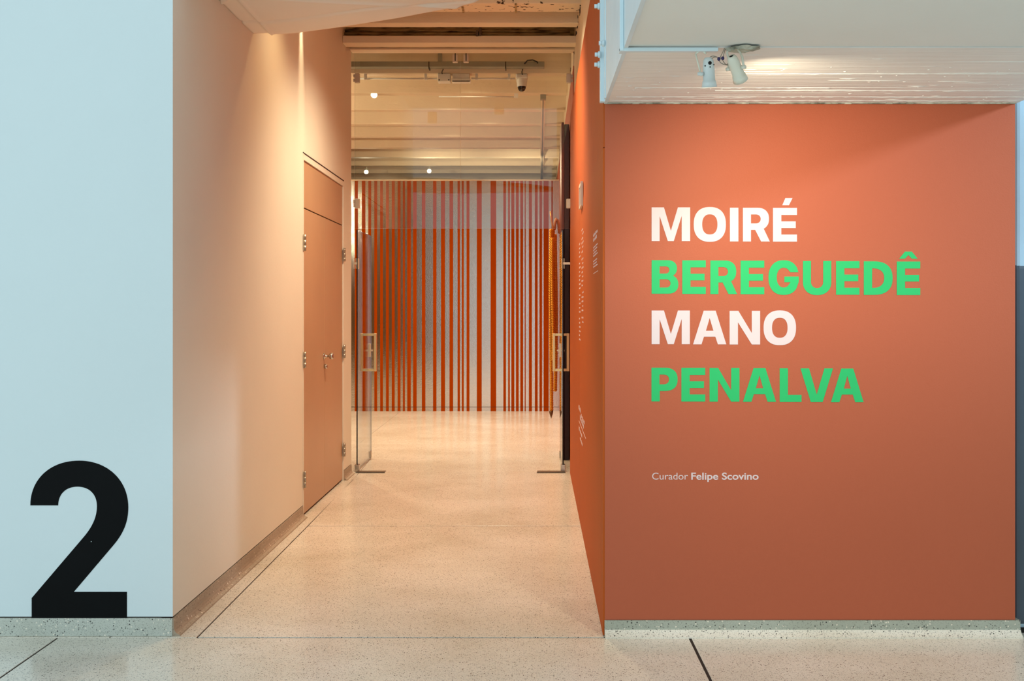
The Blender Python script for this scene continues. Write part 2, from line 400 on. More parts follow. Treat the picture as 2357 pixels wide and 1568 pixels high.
# white wall above the boards and the wall body behind
wu = MB(); rwall(wu, YF+.02, 21, 3.06, 4.2, .035, .6); rwall(wu, YE, 21, 3.50, 3.62, .030, .04)
wu.build('wall_upper', 'rib', kind='structure')
MB().box(XR(YF)+.12, 2.08, YF+.06, YE, 0, 2.5).build('wall_core', 'white', kind='structure')
wg = MB(); rwall(wg, YE, 21, 0, 3.50, .028, .6)
wg.build('wall_gallery', 'orange', kind='structure')
# vinyl wall text (too foreshortened to read): rows of word-sized dashes
def wall_text(rows, parent, name):
    mb = MB()
    for (ya, yb, z, h, n) in rows:                # from far y to near y: reading direction runs towards the viewer
        L_ = abs(yb-ya)/n
        for k in range(n):
            u0 = ya+(yb-ya)*(k/n); u1 = u0+(yb-ya)/n*random.uniform(.55, .86)
            m_ = 4
            for q in range(m_):
                a = u0+(u1-u0)*q/m_; c = u0+(u1-u0)*(q+.72)/m_
                hh = h*random.choice((.7, .7, 1.0))
                rwall(mb, min(a, c), max(a, c), z, z+hh, -.0012, .001)
    return mb.build(name, 'letter', parent)
rows = []
z = 1.90
for k in range(24):
    if k in (6, 13, 18): z -= .018
    sh = k > 13
    if k < 20: rows.append((7.42-.1*(k % 3 == 1), 7.10, z, .012, random.choice((1, 2))))
    if k > 1: rows.append((7.86, 7.60+.08*(k % 4 == 2), z-.01, .012, random.choice((1, 2))))
    z -= .0275
wall_text(rows, wr, 'wall_text')
wall_text([(5.88, 5.44, 1.768, .016, 3), (5.88, 5.52, 1.744, .016, 3)] + [(5.88, 5.44+.05*(k % 3), 1.710-k*.014-(.012 if k > 3 else 0), .007, 5) for k in range(7)], wr, 'wall_text')
u = MB(); rwall(u, 5.43, 5.88, 1.583, 1.586, -.0012, .001); rwall(u, 6.80, 7.90, .655, .659, -.0012, .001); u.build('underline', 'letter', wr)
wall_text([(7.95, 7.55, .735, .03, 2), (7.7, 7.0, .685, .03, 4), (7.5, 6.9, .72, .02, 3), (7.9, 7.3, .60, .025, 3), (7.7, 7.2, .555, .02, 2)], wr, 'wall_text')
# slim framed plate on the boards
pl = thing('wall_plate', (XR(7.35), 7.35, 2.06), 'slim white framed plate on the burnt orange passage wall', 'wall plate')
p = MB(); rwall(p, 7.22, 7.48, 2.06, 2.18, -.006, -.001); p.build('backing', 'orange_deep', pl)
p = MB()
rwall(p, 7.20, 7.225, 2.045, 2.195, -.016, -.001); rwall(p, 7.475, 7.50, 2.045, 2.195, -.016, -.001); rwall(p, 7.225, 7.475, 2.045, 2.06, -.014, -.001); rwall(p, 7.225, 7.475, 2.18, 2.195, -.014, -.001)
p.build('frame', 'clamp', pl)

# ------------------------------------------------------------------ terracotta title wall facing the foyer
PX0, PX1, PZ0, PZ1 = .321, 2.085, .070, 2.288
tw = MB().box(PX0, PX1, YF, YF+.06, PZ0, PZ1, .0015).build('wall_title', 'orange', kind='structure', label='terracotta wall with white and green exhibition title')
MB().box(PX1-.2, PX1-.005, YF+.06, YE, 0, 2.29).build('wall_return', 'white', tw)
pr = [(0, YF+.05, 0), (0, YF-.036, 0), (0, YF-.036, .005), (0, YF-.026, .012), (0, YF-.016, .020), (0, YF-.010, .029), (0, YF-.006, .034), (0, YF-.004, .069), (0, YF+.05, .069)]
br = MB().extr(pr, (PX0-.001, 0, 0), (PX1+.02, 0, 0)).build('baseboard_right', 'skirt_grey', kind='structure')
pr = [(0, YF-.037, 0), (0, YF-.037, .006), (0, YF-.0268, .0128), (0, YF-.0166, .0208), (0, YF-.0104, .0298), (0, YF-.0100, .0290), (0, YF-.016, .020), (0, YF-.026, .012), (0, YF-.036, .005), (0, YF-.036, 0)]
MB().extr(pr, (PX0, 0, 0), (PX1+.018, 0, 0)).build('cove', 'floor', br)
# --- letters: outlines in a 243-unit cap height
CAP, ST, BAR = 243., 60., 51.
def supel(cx, cy, rx, ry, a0, a1, n=22, e=2.35):
    r = []
    for i in range(n+1):
        t = a0+(a1-a0)*i/n; c, s = math.cos(t), math.sin(t)
        r.append((cx+rx*math.copysign(abs(c)**(2/e), c), cy+ry*math.copysign(abs(s)**(2/e), s)))
    return r
def rect(x0, x1, y0, y1): return [(x0, y0), (x1, y0), (x1, y1), (x0, y1)]
def bowl(x0, xr, y0, y1, e=2.5, n=14):           # straight left side, round right side, closed
    r = (y1-y0)/2; rx = min(r*1.12, xr-x0)
    return [(x0, y0), (xr-rx, y0)] + supel(xr-rx, (y0+y1)/2, rx, r, -PI/2, PI/2, n, e) + [(x0, y1)]
def glyph(ch, w):
    C = CAP; S = ST; H = BAR
    if ch == 'I': return [rect(0, w, 0, C)]
    if ch == 'E': return [[(0, 0), (w, 0), (w, H), (S, H), (S, 98), (w-9, 98), (w-9, 98+H-3), (S, 98+H-3), (S, C-H), (w, C-H), (w, C), (0, C)]]
    if ch == 'L': return [[(0, 0), (w, 0), (w, H), (S, H), (S, C), (0, C)]]
    if ch == 'M': return [[(0, 0), (58, 0), (58, 180), (117, 0), (160, 0), (217, 182), (217, 0), (w, 0), (w, C), (190, C), (139, 74), (89, C), (0, C)]]
    if ch == 'N': return [[(0, 0), (S, 0), (S, 160), (w-60, 0), (w, 0), (w, C), (w-S, C), (w-S, 82), (63, C), (0, C)]]
    if ch == 'A': return [[(0, 0), (61, 0), (79, 55), (w-79, 55), (w-61, 0), (w, 0), (w/2+43, C), (w/2-43, C)], [(93, 98), (w-93, 98), (w/2, 190)]]
    if ch == 'V': return [[(w/2-43, 0), (w/2+43, 0), (w, C), (w-62, C), (w/2, 55), (62, C), (0, C)]]
    if ch == 'O':
        return [supel(w/2, C/2, w/2, C/2+4, 0, 2*PI, 56), supel(w/2, C/2, w/2-S-1, C/2-49, 0, 2*PI, 48)]
    if ch == 'D': return [bowl(0, w, 0, C, 2.4, 24), bowl(S, w-S-1, H, C-H, 2.3, 20)]
    if ch == 'P': return [[(0, 0), (S, 0), (S, 75)] + bowl(S, w, 75, C, 2.4, 18)[1:] + [(0, C)], bowl(S-2, w-S-2, 75+48, C-49, 2.2, 14)]
    if ch == 'R':
        o = [(0, 0), (S-2, 0), (S-2, 84), (88, 84), (131, 0), (w, 0), (150, 92)]
        o += supel(w-6-84, 163, 84, 80, -.42*PI+.32, PI/2, 16, 2.3) + [(0, C)]
        return [o, bowl(S-2, w-S-6, 84+46, C-48, 2.2, 14)]
    if ch == 'B':
        o = [(0, 0)] + [(118, 0)] + supel(118, 68, w-118, 68, -PI/2, PI/2-.42, 14, 2.3) + [(152, 127)] + supel(112, 183, w-10-112, 60, -PI/2+.75, PI/2, 14, 2.3) + [(0, C)]
        return [o, bowl(S-2, 136, 45, 104, 2.3, 12), bowl(S-2, 128, 146, C-45, 2.3, 12)]
    if ch == 'U':
        o = [(0, C), (0, 90)] + supel(w/2, 90, w/2, 94, PI, 2*PI, 28, 2.2) + [(w, C), (w-S+2, C), (w-S+2, 92)] + supel(w/2, 92, w/2-S+2, 45, 2*PI, PI, 22, 2.1) + [(S-2, C)]
        return [o]
    if ch == 'G':
        o = supel(w/2+2, C/2, w/2-1, C/2+4, .16*PI, 1.80*PI, 46, 2.3)      # outer, from upper right round to lower right
        o = [p for p in o]
        o += [(w, 92), (w, 129), (118, 129), (118, 88), (162, 88)]
        o += supel(w/2+2, C/2, w/2-S-1, C/2-50, 1.72*PI, .20*PI, 36, 2.2)
        o[0] = (w-2, 160); o.insert(1, (w-14, 196))
        o[-1] = (162, 160)
        return [o]
def word(name, letters, top_l, bot_l, slope, m, label, accents=()):
    """letters: (char, x0, x1) in the measured lettering frame; all drawn in one lettering object per letter"""
    e = bpy.data.objects.new(name, None); e.empty_display_size = .05; link(e, tw); props(e, label=label)
    k = 3.1353
    def place(u, v, w_):
        p = at(1480+u/k, 440+v/k, YF); return Vector((p.x, YF-.0003-w_, p.z))
    for ch, x0, x1 in letters:
        h = bot_l-top_l
        sp = [[(x0+x, bot_l+slope*(x0-62)-y*h/CAP) for x, y in poly] for poly in glyph(ch, x1-x0)]
        flat('letter', sp, place, .0008, m, e)
    for ac in accents: flat('accent', [ac], place, .0008, m, e)
    return e
word('title_word', [('M', 62, 340), ('O', 366, 598), ('I', 627, 688), ('R', 721, 915), ('E', 938, 1111)], 117.5, 361, .0045, 'letter', 'white bold word on the first title line', [[(1005, 102), (1027, 50), (1079, 50), (1053, 102)]])
word('title_word', [('B', 62, 255), ('E', 283, 453), ('R', 486, 679), ('E', 704, 875), ('G', 902, 1124), ('U', 1154, 1358), ('E', 1393, 1562), ('D', 1593, 1801), ('E', 1831, 2001)], 498.5, 741, .0055, 'green', 'long green bold word under the first white word', [[(1848, 488), (1890, 437), (1940, 437), (1982, 488), (1940, 488), (1915, 462), (1890, 488)]])
word('title_word', [('M', 62, 338), ('A', 361, 601), ('N', 625, 845), ('O', 870, 1104)], 862, 1105, .004, 'letter', 'white bold word between the two green words')
word('title_word', [('P', 61, 250), ('E', 277, 449), ('N', 480, 696), ('A', 721, 960), ('L', 986, 1144), ('V', 1136, 1371), ('A', 1356, 1592)], 1275, 1518, .0045, 'green', 'green bold word on the last title line')
def small_text(body, px0, px1, py, cap_px, off):
    cu = bpy.data.curves.new('t', 'FONT'); cu.body = body; cu.size = 1; cu.offset = off; cu.extrude = .0001
    t = bpy.data.objects.new('t', cu); COL.objects.link(t)
    bpy.context.view_layer.update()
    me_ = bpy.data.meshes.new_from_object(t.evaluated_get(bpy.context.evaluated_depsgraph_get())); bpy.data.objects.remove(t)
    xs_ = [v.co.x for v in me_.vertices]; x0, x1 = min(xs_), max(xs_)
    caps = .73
    for v in me_.vertices:
        p_ = at(px0+(v.co.x-x0)/(x1-x0)*(px1-px0), py-v.co.y/caps*cap_px, YF)
        v.co = (p_.x, YF-.0006+(0.0003 if v.co.z < 0 else -.0003), p_.z)
    me_.materials.clear(); me_.materials.append(M['letter'])
    o = bpy.data.objects.new('credit_line', me_); link(o, tw); return o
small_text('Curador', 1501, 1583.5, 1104, 16.5, 0.0)
small_text('Felipe Scovino', 1591, 1746, 1104, 16.5, .018)

# ------------------------------------------------------------------ landing slab: soffit above the title wall, steel side
SX0, SX1, SZ = .318, 2.095, 2.293
sf = MB(); sf.box(SX0+.012, SX1, 3.985, YF+.02, SZ, 3.4); so = sf.build('soffit', 'soffit', kind='structure')
MB().box(SX0+.012, SX1, 2.2, 3.98, SZ+.004, 3.4).build('plaster_bay', 'plaster_new', so)
MB().box(SX0+.02, SX1-.01, 3.95, 4.0, SZ+.012, 3.3).build('joint_filler', 'broken', so)
mb = MB()
for k in range(34):                          # board-mark ridges and paint runs along the soffit
    y = 4.1+.92*(k/34)**.75+random.uniform(-.01, .01); x0 = random.uniform(SX0+.03, SX1-.4); L_ = random.choice((.05, .08, .15, .3, .6))
    h = random.uniform(.001, .003); wd = random.uniform(.002, .006)
    x1 = min(x0+L_, SX1-.01); n = max(2, int(L_/.03)); 
    a = []
    for i in range(n+1):
        t = i/n; e = math.sin(PI*t)**.4*random.uniform(.6, 1.2)
        a.append((x0+(x1-x0)*t, y+random.uniform(-.001, .001), e))
    mb.tube([(x, yy, SZ) for x, yy, e in a], [max(.0003, h*e) for x, yy, e in a], 6)
for y, x0, x1 in ((4.42, .8, 2.09), (4.70, .42, 1.2), (4.76, .75, 2.0), (4.90, .36, 2.08), (4.99, .34, 2.085)):
    n = int((x1-x0)/.02)
    mb.tube([(x0+(x1-x0)*i/n, y+random.uniform(-.0015, .0015), SZ) for i in range(n+1)], [random.uniform(.0012, .0042) for i in range(n+1)], 6)
for k in range(60):
    x, y = random.uniform(SX0+.03, SX1-.02), random.uniform(4.3, 5.02); r = random.uniform(.002, .005); e = r*random.uniform(1, 3)
    mb.tube([(x-r, y, SZ), (x-.6*r, y+.001, SZ), (x, y, SZ-.0006), (x+.6*e, y+random.uniform(-.003, .003), SZ), (x+e, y+random.uniform(-.003, .003), SZ)], [.0003, r*.3, r*.42, r*.28, .0003], 8)
mb.build('plaster_ridge', 'soffit', so, kind='stuff')
# ragged mortar line between soffit and terracotta wall
mb = MB(); n = 60; x = PX0
for i in range(n):
    x1 = PX0+(PX1-PX0)*(i+1)/n
    mb.box(x, x1, YF-.006-random.uniform(0, .008), YF+.01, PZ1-.001+random.uniform(0, .002), SZ+.001)
    x = x1
mb.build('mortar_bead', 'broken', so)
# steel side face with flanges and bolts
st = MB(); st.box(SX0, SX0+.014, 2.2, YF+.012, SZ-.004, 3.4); st.box(SX0-.018, SX0+.002, YF-.032, YF+.014, SZ+.0, 3.4); st.box(SX0-.005, SX0+.001, YF-.115, YF-.085, SZ+.0, 3.4)
sb = st.build('beam_side', 'steel_white', kind='structure')
bb = MB(); bb.tube([(0, 0, 0), (-.010, 0, 0)], .014, 6); bb.tube([(-.010, 0, 0), (-.024, 0, 0)], .009, 10)
bme = bb.mesh('bolt', 'steel_white')
for py, dy in ((16, 0), (101, -.10), (127, -.03), (150, 0.0)):
    pz = at(1380, py, YF+dy).z
    inst('bolt', bme, sb, (SX0-.018 if dy > -.05 else SX0-.005, YF-.012+dy, pz))
# cable raceway: down the beam side, then along the soffit to the lamps
rc = thing('cable_raceway', (SX0, 3.98, SZ), 'thin white cable raceway along the soffit to the spotlights', 'raceway')
MB().box(SX0-.014, SX0-.0005, 3.972, 4.03, SZ-.012, 3.4, .002).build('upright_duct', 'steel_white', rc)
MB().box(SX0-.014, .638, 3.975, 4.0, SZ-.013, SZ-.0005, .002).build('soffit_duct', 'steel_white', rc)
# broken plaster patch around the cable outlet
bm = bmesh.new(); ctr = at(1690, 100, 3.99); rim = []
n = 26
for i in range(n):
    t = 2*PI*i/n; k = random.uniform(.8, 1.15)
    rim.append((ctr.x+.022+(.062 if math.cos(t) > 0 else .05)*math.cos(t)*k, 3.985+.05*math.sin(t)*k))
c0 = bm.verts.new((ctr.x, 3.985, SZ-.001)); vs = [bm.verts.new((x, y, SZ-.0015)) for x, y in rim]
vi = [bm.verts.new((ctr.x+(x-ctr.x)*.7, 3.985+(y-3.985)*.7, SZ-.009-random.uniform(0, .004))) for x, y in rim]
for i in range(n):
    bm.faces.new((vs[i], vs[(i+1) % n], vi[(i+1) % n], vi[i])); bm.faces.new((vi[i], vi[(i+1) % n], c0))
me = bpy.data.meshes.new('broken_patch'); bm.to_mesh(me); bm.free(); me.materials.append(M['broken'])
bpo = bpy.data.objects.new('broken_patch', me); link(bpo, so)

# ------------------------------------------------------------------ the two small spotlights under the soffit
def can_profile(L=.100, r=.0208):
    return [(.008, 0), (.0125, -.002), (.0170, -.010), (.0192, -.024), (r-.0004, -.044), (r, -.078), (r+.0020, -.0795), (r+.0058, -L), (r+.0040, -L), (r-.001, -.080), (r-.003, -.050), (.011, -.014), (.008, -.004), (.008, 0)]
YS = 3.99
# unlit lamp, hanging straight down on one bent arm
base = at(1625, 107, YS); L1 = thing('spotlight', (base.x, YS, SZ-.02), 'unlit white can spotlight hanging straight down with vent holes', 'spotlight', 'small white spotlights under the soffit')
top = at(1630, 132, YS)
T1 = Matrix.Translation(top) @ Matrix.Rotation(math.radians(-4), 4, 'Y') @ Matrix.Rotation(math.radians(10), 4, 'X')
can = MB().lathe(can_profile(), 28, T1).build('can', 'fixture', L1)
mb = MB()
def disc_on(T, ang, z, r, rad):
    q = T @ Matrix.Rotation(ang, 4, 'Z') @ Matrix.Translation((rad, 0, z)) @ Matrix.Rotation(PI/2-.1, 4, 'Y')
    mb.lathe([(0, .0012), (r, .0012), (r, -.002), (0, -.002)], 12, q)
disc_on(T1, -PI/2+.12, -.0195, .0062, .0186)
for a_, z_ in ((-PI/2-.75, -.028), (-PI/2+.95, -.026), (-PI/2+.1, -.033)): disc_on(T1, a_, z_, .0022, .0202)
mb.build('vent_hole', 'dark', L1)
MB().lathe([(0, -.003), (.0078, -.002), (.0078, -.0035), (0, -.0045)], 16, T1).build('cable_entry', 'dark', L1)
MB().lathe([(0, -.072), (.0185, -.072), (.0185, -.078), (0, -.078)], 20, T1).build('reflector', 'chrome', L1)
A = [at(1621, 109, YS), at(1617, 113, YS), at(1601, 124, YS), at(1612, 166, YS), at(1614, 176, YS)]
mb = MB()
for p, q in zip(A[1:], A[2:]): mb.tube([p, q], .0030, 8)
mb.build('arm', 'fixture_cream', L1)
mb = MB(); bq = at(1622, 109, YS)
mb.tube([(bq.x, YS, SZ), (bq.x, YS, SZ-.010)], .007, 8); mb.tube([(bq.x-.006, YS, SZ-.008), (bq.x+.004, YS, SZ-.020)], .004, 8)
mb.build('mount', 'fixture_cream', L1)
kb = at(1611, 170, YS); MB().tube([kb+Vector((-.008, 0, 0)), kb+Vector((.012, 0, 0))], .0062, 10).build('pivot_knob', 'fixture', L1)
# lit lamp on a U arm, turned towards the title wall
head = at(1694, 157, YS); L2 = thing('spotlight', (head.x, YS, SZ-.02), 'lit white spotlight tilted on a curved yoke arm towards title wall', 'spotlight', 'small white spotlights under the soffit')
aim = Vector((.46, .62, -.78)).normalized()
R2 = (-aim).to_track_quat('Z', 'Y').to_matrix().to_4x4()
T2 = Matrix.Translation(head-aim*.050) @ R2
MB().lathe(can_profile(), 28, T2).build('can', 'fixture_cream', L2)
MB().lathe([(0, -.078), (.0190, -.078), (.0190, -.081), (0, -.081)], 20, T2).build('lamp_face', 'bulb_soft', L2)
MB().lathe([(0, -.003), (.0078, -.002), (.0078, -.0035), (0, -.0045)], 16, T2).build('cable_entry', 'dark', L2)
mt = at(1686, 106, YS)
side = T2.to_3x3() @ Vector((0, 1, 0)); side = side if side.x > 0 else -side
perp = Vector((0, 0, 1)).cross(aim).normalized(); perp = perp if perp.x > 0 else -perp
pk = [head+perp*.029, head-perp*.029]
mb = MB()
mb.tube([mt, mt+Vector((.014, 0, -.006)), mt+Vector((.026, 0, -.022)), mt.lerp(pk[0], .62)+Vector((.010, 0, .006)), pk[0]], [.004]*5, 8)
mb.tube([mt, mt+Vector((-.012, 0, -.006)), mt+Vector((-.018, .004, -.022)), mt.lerp(pk[1], .62)+Vector((-.004, 0, .004)), pk[1]], [.004]*5, 8)
mb.build('yoke_arm', 'fixture_cream', L2)
for q in (0, 1): MB().tube([pk[q]-perp*(.008 if q == 0 else -.008), pk[q]+perp*(.007 if q == 0 else -.007)], .0066, 10).build('pivot_knob', 'fixture_cream', L2)
MB().tube([mt+Vector((0, 0, .012)), mt+Vector((0, 0, -.004))], .009, 10).build('mount', 'bronze', L2)
spot('title_spot_light', head+aim*.042, Vector((1.34, 5.04, 1.40)), 70, (1, .86, .62), 138, 1, .022)
# wires with two purple connectors
wi = thing('lamp_wiring', tuple(at(1670, 130, YS)), 'pair of thin grey wires with purple connectors between the spotlights', 'wiring')
def P(x, y, dy=0): return at(1560+x/9.8, 60+y/9.8, YS+dy)
for pts in ([P(1240, 350), P(1080, 450), P(1040, 540), P(960, 700)], [P(1250, 360, .004), P(1110, 450, .004), P(1060, 560, .004), P(1025, 700, .004)],
            [P(690, 745, .004), P(740, 695), P(800, 678), P(890, 700), P(935, 735)], [P(740, 760, .004), P(790, 720, .003), P(850, 700, .003), P(940, 715), P(1010, 730)],
            [P(930, 770), P(970, 830), P(1040, 865), P(1130, 885, .004)], [P(1010, 765), P(1050, 830, .003), P(1090, 865, .003), P(1150, 850, .006)]):
    sm_ = []
    for i in range(len(pts)-1):
        p0, p1, p2, p3 = pts[max(i-1, 0)], pts[i], pts[i+1], pts[min(i+2, len(pts)-1)]
        for k in range(6):
            t = k/6; sm_.append(.5*((2*p1)+(p2-p0)*t+(2*p0-5*p1+4*p2-p3)*t*t+(3*p1-p0-3*p2+p3)*t**3))
    sm_.append(pts[-1]); MB().tube(sm_, .0014, 6).build('wire', 'wire', wi)
for q in (P(928, 742), P(1015, 727)):
    MB().lathe([(0, .006), (.004, .0055), (.0058, .001), (.0055, -.003), (.003, -.006), (0, -.0065)], 12, Matrix.Translation(q)).build('wire_nut', 'purple', wi)

# ------------------------------------------------------------------ column at the far right
rb = MB().box(2.10, 2.60, YF+.06, YF+.42, 0, 5.2)
col_o = rb.build('column', 'column', kind='structure')
bv = col_o.modifiers.new('round', 'BEVEL'); bv.width = .03; bv.segments = 4
dd = MB().box(2.097, 2.603, YF+.057, YF+.423, .02, 1.612).build('painted_shade_band', 'shade_slate', col_o)  # dark slate band stands in for the shade on the lower column
bv = dd.modifiers.new('round', 'BEVEL'); bv.width = .03; bv.segments = 4; bv.limit_method = 'ANGLE'
MB().box(2.108, 2.592, YF+.055, YF+.41, 0, .022).build('base_strip', 'dark', col_o)
MB().box(2.60, 8, YF+.5, YF+.6, 0, 5.2).build('wall_foyer', 'white', kind='structure')
# unseen wall added right of the frame to cut off the low side daylight
MB().box(2.9, 8, 2.35, 2.5, 0, 2.86).build('wall_daylight_blocker', 'white', kind='structure')

# ------------------------------------------------------------------ ceiling with ribs
ce = MB().box(-8, .9, YF+.4, 21, 3.98, 4.2).build('ceiling', 'rib', kind='structure')
rm = {}
def rib(y0, y1, x0, m='rib', z=ZR):
    MB().box(x0, XR((y0+y1)/2)+.04, y0, y1, z, 3.985, .006).build('rib', m, ce)
rib(8.48, 8.72, XL, 'rib_dirty'); rib(9.06, 9.19, XL); MB().box(XL, XR(9.68)+.04, 9.60, 9.75, 3.59, 3.652, .006).build('low_beam', 'rib', ce); rib(9.98, 10.12, XL)
for k in range(10): rib(10.98+k*.998, 11.12+k*.998, -8)
MB().box(XL, XR(9.6)+.03, 9.77, 9.81, 3.60, 3.985).build('stained_face', 'sooty', ce)
for z, y in ((3.712, 9.73), (3.680, 9.70)): MB().tube([(XL, y, z+.01), (-.4, y, z+.006), (.33, y, z+.002)], .011, 10).build('old_pipe', 'sooty', ce)
for px, py0, py1 in ((1105, 62, 82), (1098, 72, 83)):
    p0 = at(px, py0, 9.59); p1 = at(px, py1, 9.59); MB().box(p0.x-.009, p0.x+.009, 9.585, 9.72, p1.z, p0.z+.01).build('pipe_strap', 'plate', ce)
for px in (1063, 1187):
    p0 = at(px, 8, 8.5); MB().box(p0.x-.007, p0.x+.007, 8.475, 8.725, ZR-.006, ZR).build('joint_strap', 'sooty', ce)
wu_o = bpy.data.objects['wall_upper']; mb = MB()
for k in range(46):
    y = random.choice((8.60, 9.12, 9.40, 9.68, 10.05, 11.05))+random.uniform(-.1, .1); z = ZR+random.uniform(-.03, .05); r = random.uniform(.006, .022)
    mb.box(XR(y)+.035-random.uniform(.002, .008), XR(y)+.04, y-r, y+r*random.uniform(.4, 1), z-r*random.uniform(.3, .9), z+r*.5)
mb.build('dirt_crust', 'gap', wu_o, kind='stuff')
MB().box(-8, -7.8, 10.07, 21, 0, 4).build('wall_gallery_left', 'grey_wall', kind='structure')
MB().box(-8, .9, 20.8, 21, 0, 4).build('wall_far', 'rib', kind='structure')

# ------------------------------------------------------------------ striped back wall
wb = MB().box(-7.8, XR(YB)+.028, YB+.004, YB+.14, 0, 3.205).build('wall_back', 'silver', kind='structure', label='wall of rust orange and silver foil vertical stripes')
MB().box(-7.8, XR(YB)+.02, YB-.002, YB+.142, 3.205, 3.222).build('top_edge', 'rib', wb)
edges = [(73,103),(143,178),(208,236),(268,296),(327,354),(385,413),(443,472),(502,530),(555,574),(598,634),(657,692),(745,780),(857,891),(937,977),(1022,1058),(1103,1127),(1145,1165),(1193,1222),(1296,1345),(1434,1490),(1562,1588),(1610,1627),(1642,1672),(1688,1716),(1732,1760),(1776,1786),(1818,1848),(1878,1906),(1924,1950),(1966,2016),(2043,2058)]
st_x = [((800+a/4.356-CX)*YB/F, (800+c/4.356-CX)*YB/F) for a, c in edges]
x = st_x[0][0]-.06
while x > -7.6:
    wd = random.choice((.05, .07, .09)); st_x.append((x-wd, x)); x -= wd+random.choice((.04, .07, .09, .14))
for a, c in st_x: MB().box(a, c, YB-.001, YB+.01, .062, 3.203).build('stripe', 'stripe', wb)
# low base course under a fine crack
for a, c in st_x: MB().box(a, c, YB-.003, YB+.01, .0, .056).build('stripe_foot', 'stripe', wb)
MB().box(-7.8, XR(YB)+.02, YB-.0005, YB+.01, .056, .062).build('crack', 'gap', wb)

# ------------------------------------------------------------------ glass partition
GX0, GX1 = XL+.004, XR(YE)+.02
XM = at(1060, 300, YG).x
def pane(name, mb_args, parent, edge_axis):
    o = MB().box(*mb_args).build(name, ['glass', 'glass_edge'], parent)
    for p in o.data.polygons:
        if abs(p.normal[edge_axis]) < .5: p.material_index = 1
    return o
def clip(parent, x, z, sgn):
    me_ = MB().box(-.030, .030, -.016, .016, -.042, .042, .008); return me_.build('clamp', 'clamp', None) if False else None
cl = MB().box(-.022, .022, -.014, .014, -.042, .042, .007).box(-.034, -.018, -.010, .010, -.030, -.004).box(-.034, -.018, -.010, .010, .006, .032)
cme = cl.mesh('clamp', 'clamp')
w1 = thing('window_1', (GX0, YG, 2.11), None, None); w2 = thing('window_2', (XM, YG, 2.11), None, None)
for q, a, c, lab in ((w1, GX0+.006, XM-.0015, 'fixed clear glass pane above left glass door'), (w2, XM+.0015, GX1-.004, 'fixed clear glass pane above right glass door')):
    q['kind'] = 'structure'; q['label'] = lab
    pane('pane', (a, c, YG-.005, YG+.005, 2.112, ZR+.02), q, 1).data.materials[1] = M['glass_edge_light']
for z in (3.42, 2.33):
    inst('clamp', cme, w1, (GX0+.030, YG, z)); inst('clamp', cme, w2, (GX1-.026, YG, z), (0, PI, 0))
for px, q in ((1048, w1), (1073, w2)):
    p = at(px, 133, YG); MB().box(p.x-.024, p.x+.024, YG-.014, YG+.014, p.z-.045, p.z+.03, .006).build('clamp', 'clamp', q); MB().box(p.x-.004, p.x+.004, YG-.016, YG-.013, p.z-.03, p.z+.05).build('clamp_slot', 'dark', q)
def leaf(name, x, side, label):
    d = thing(name, (x, YG, 0), label, None); d['kind'] = 'structure'
    pane('pane', (x-.005, x+.005, YG, YG+.895, .014, 2.103), d, 0)
    # handle: square-tube rings on both sides of the glass
    yh, z0, z1 = YG+.70, .848, 1.176
    hm = MB()
    path = [(x-.066, yh, z0), (x-.066, yh, z1), (x+.066, yh, z1), (x+.066, yh, z0)]
    for p, q in ((0, 1), (1, 2), (2, 3), (3, 0)):
        a, c = Vector(path[p]), Vector(path[q])
        lo = Vector((min(a.x, c.x), yh, min(a.z, c.z))); hi = Vector((max(a.x, c.x), yh, max(a.z, c.z)))
        t = .0125; e = 0 if p in (0, 2) else -.0125
        hm.box(lo.x-t-e*0, hi.x+t, yh-t, yh+t, lo.z-t, hi.z+t, .004) if p in (0, 2) else hm.box(lo.x+t, hi.x-t, yh-t*.9, yh+t*.9, lo.z-t*.9, hi.z+t*.9)
    hm.build('handle', 'brass', d)
    MB().box(x-.014, x+.014, yh+.06, yh+.085, .965, 1.09, .002).box(x-.035, x+.035, yh+.066, yh+.078, 1.018, 1.034).build('lock', 'clamp', d)
    MB().box(x-.020, x+.020, YG-.012, YG+.055, .004, .06, .004).build('floor_pivot', 'chrome', d)
    MB().box(x-.011, x+.011, YG+.80, YG+.87, .014, .075, .002).build('bottom_bolt', 'hinge', d)
    # side stay between wall and leaf
    hx = GX0-.002 if side < 0 else GX1+.002
    z = 1.81; m_ = MB().box(min(x, hx), max(x, hx), YG-.008, YG+.008, z-.010, z+.010)
    m_.box(min(hx, hx-side*.008), max(hx, hx-side*.008), YG-.02, YG+.02, z-.045, z+.045); m_.box(x-.012, x+.012, YG+.0, YG+.05, z-.045, z+.045)
    m_.build('side_hinge', 'clamp', d)
    return d
leaf('door_2', -1.504, -1, 'open clear glass door leaf along the cream passage wall')
leaf('door_3', .287, 1, 'open clear glass door leaf beside the burnt orange wall')
for x0, x1, lab in ((-1.50, -1.255, 'dark metal floor spring plate beside the cream passage wall'), (.062, .302, 'dark metal floor spring plate beside the burnt orange wall')):
    fp = thing('floor_spring_plate', ((x0+x1)/2, YG-.03, 0), lab, 'floor plate', 'floor plates of the glass doors')
    MB().box(x0, x1, YG-.09, YG+.03, 0, .004, .001).build('cover', 'plate', fp)
    MB().box(x0-.004, x1+.004, YG-.096, YG-.09, 0, .005).build('rim', 'dark', fp)

# ------------------------------------------------------------------ maroon boards standing behind the right glass leaf
mbd = thing('maroon_board_pair', (.33, 10.96, 0), 'tall dark maroon boards standing on end behind the glass door', 'board')
MB().box(.294, .318, 10.96, 11.5, 0, 3.16, .003).build('board', 'maroon', mbd)
MB().box(.321, .366, 10.98, 11.6, 0, 3.145, .003).build('board', 'maroon_dark', mbd)

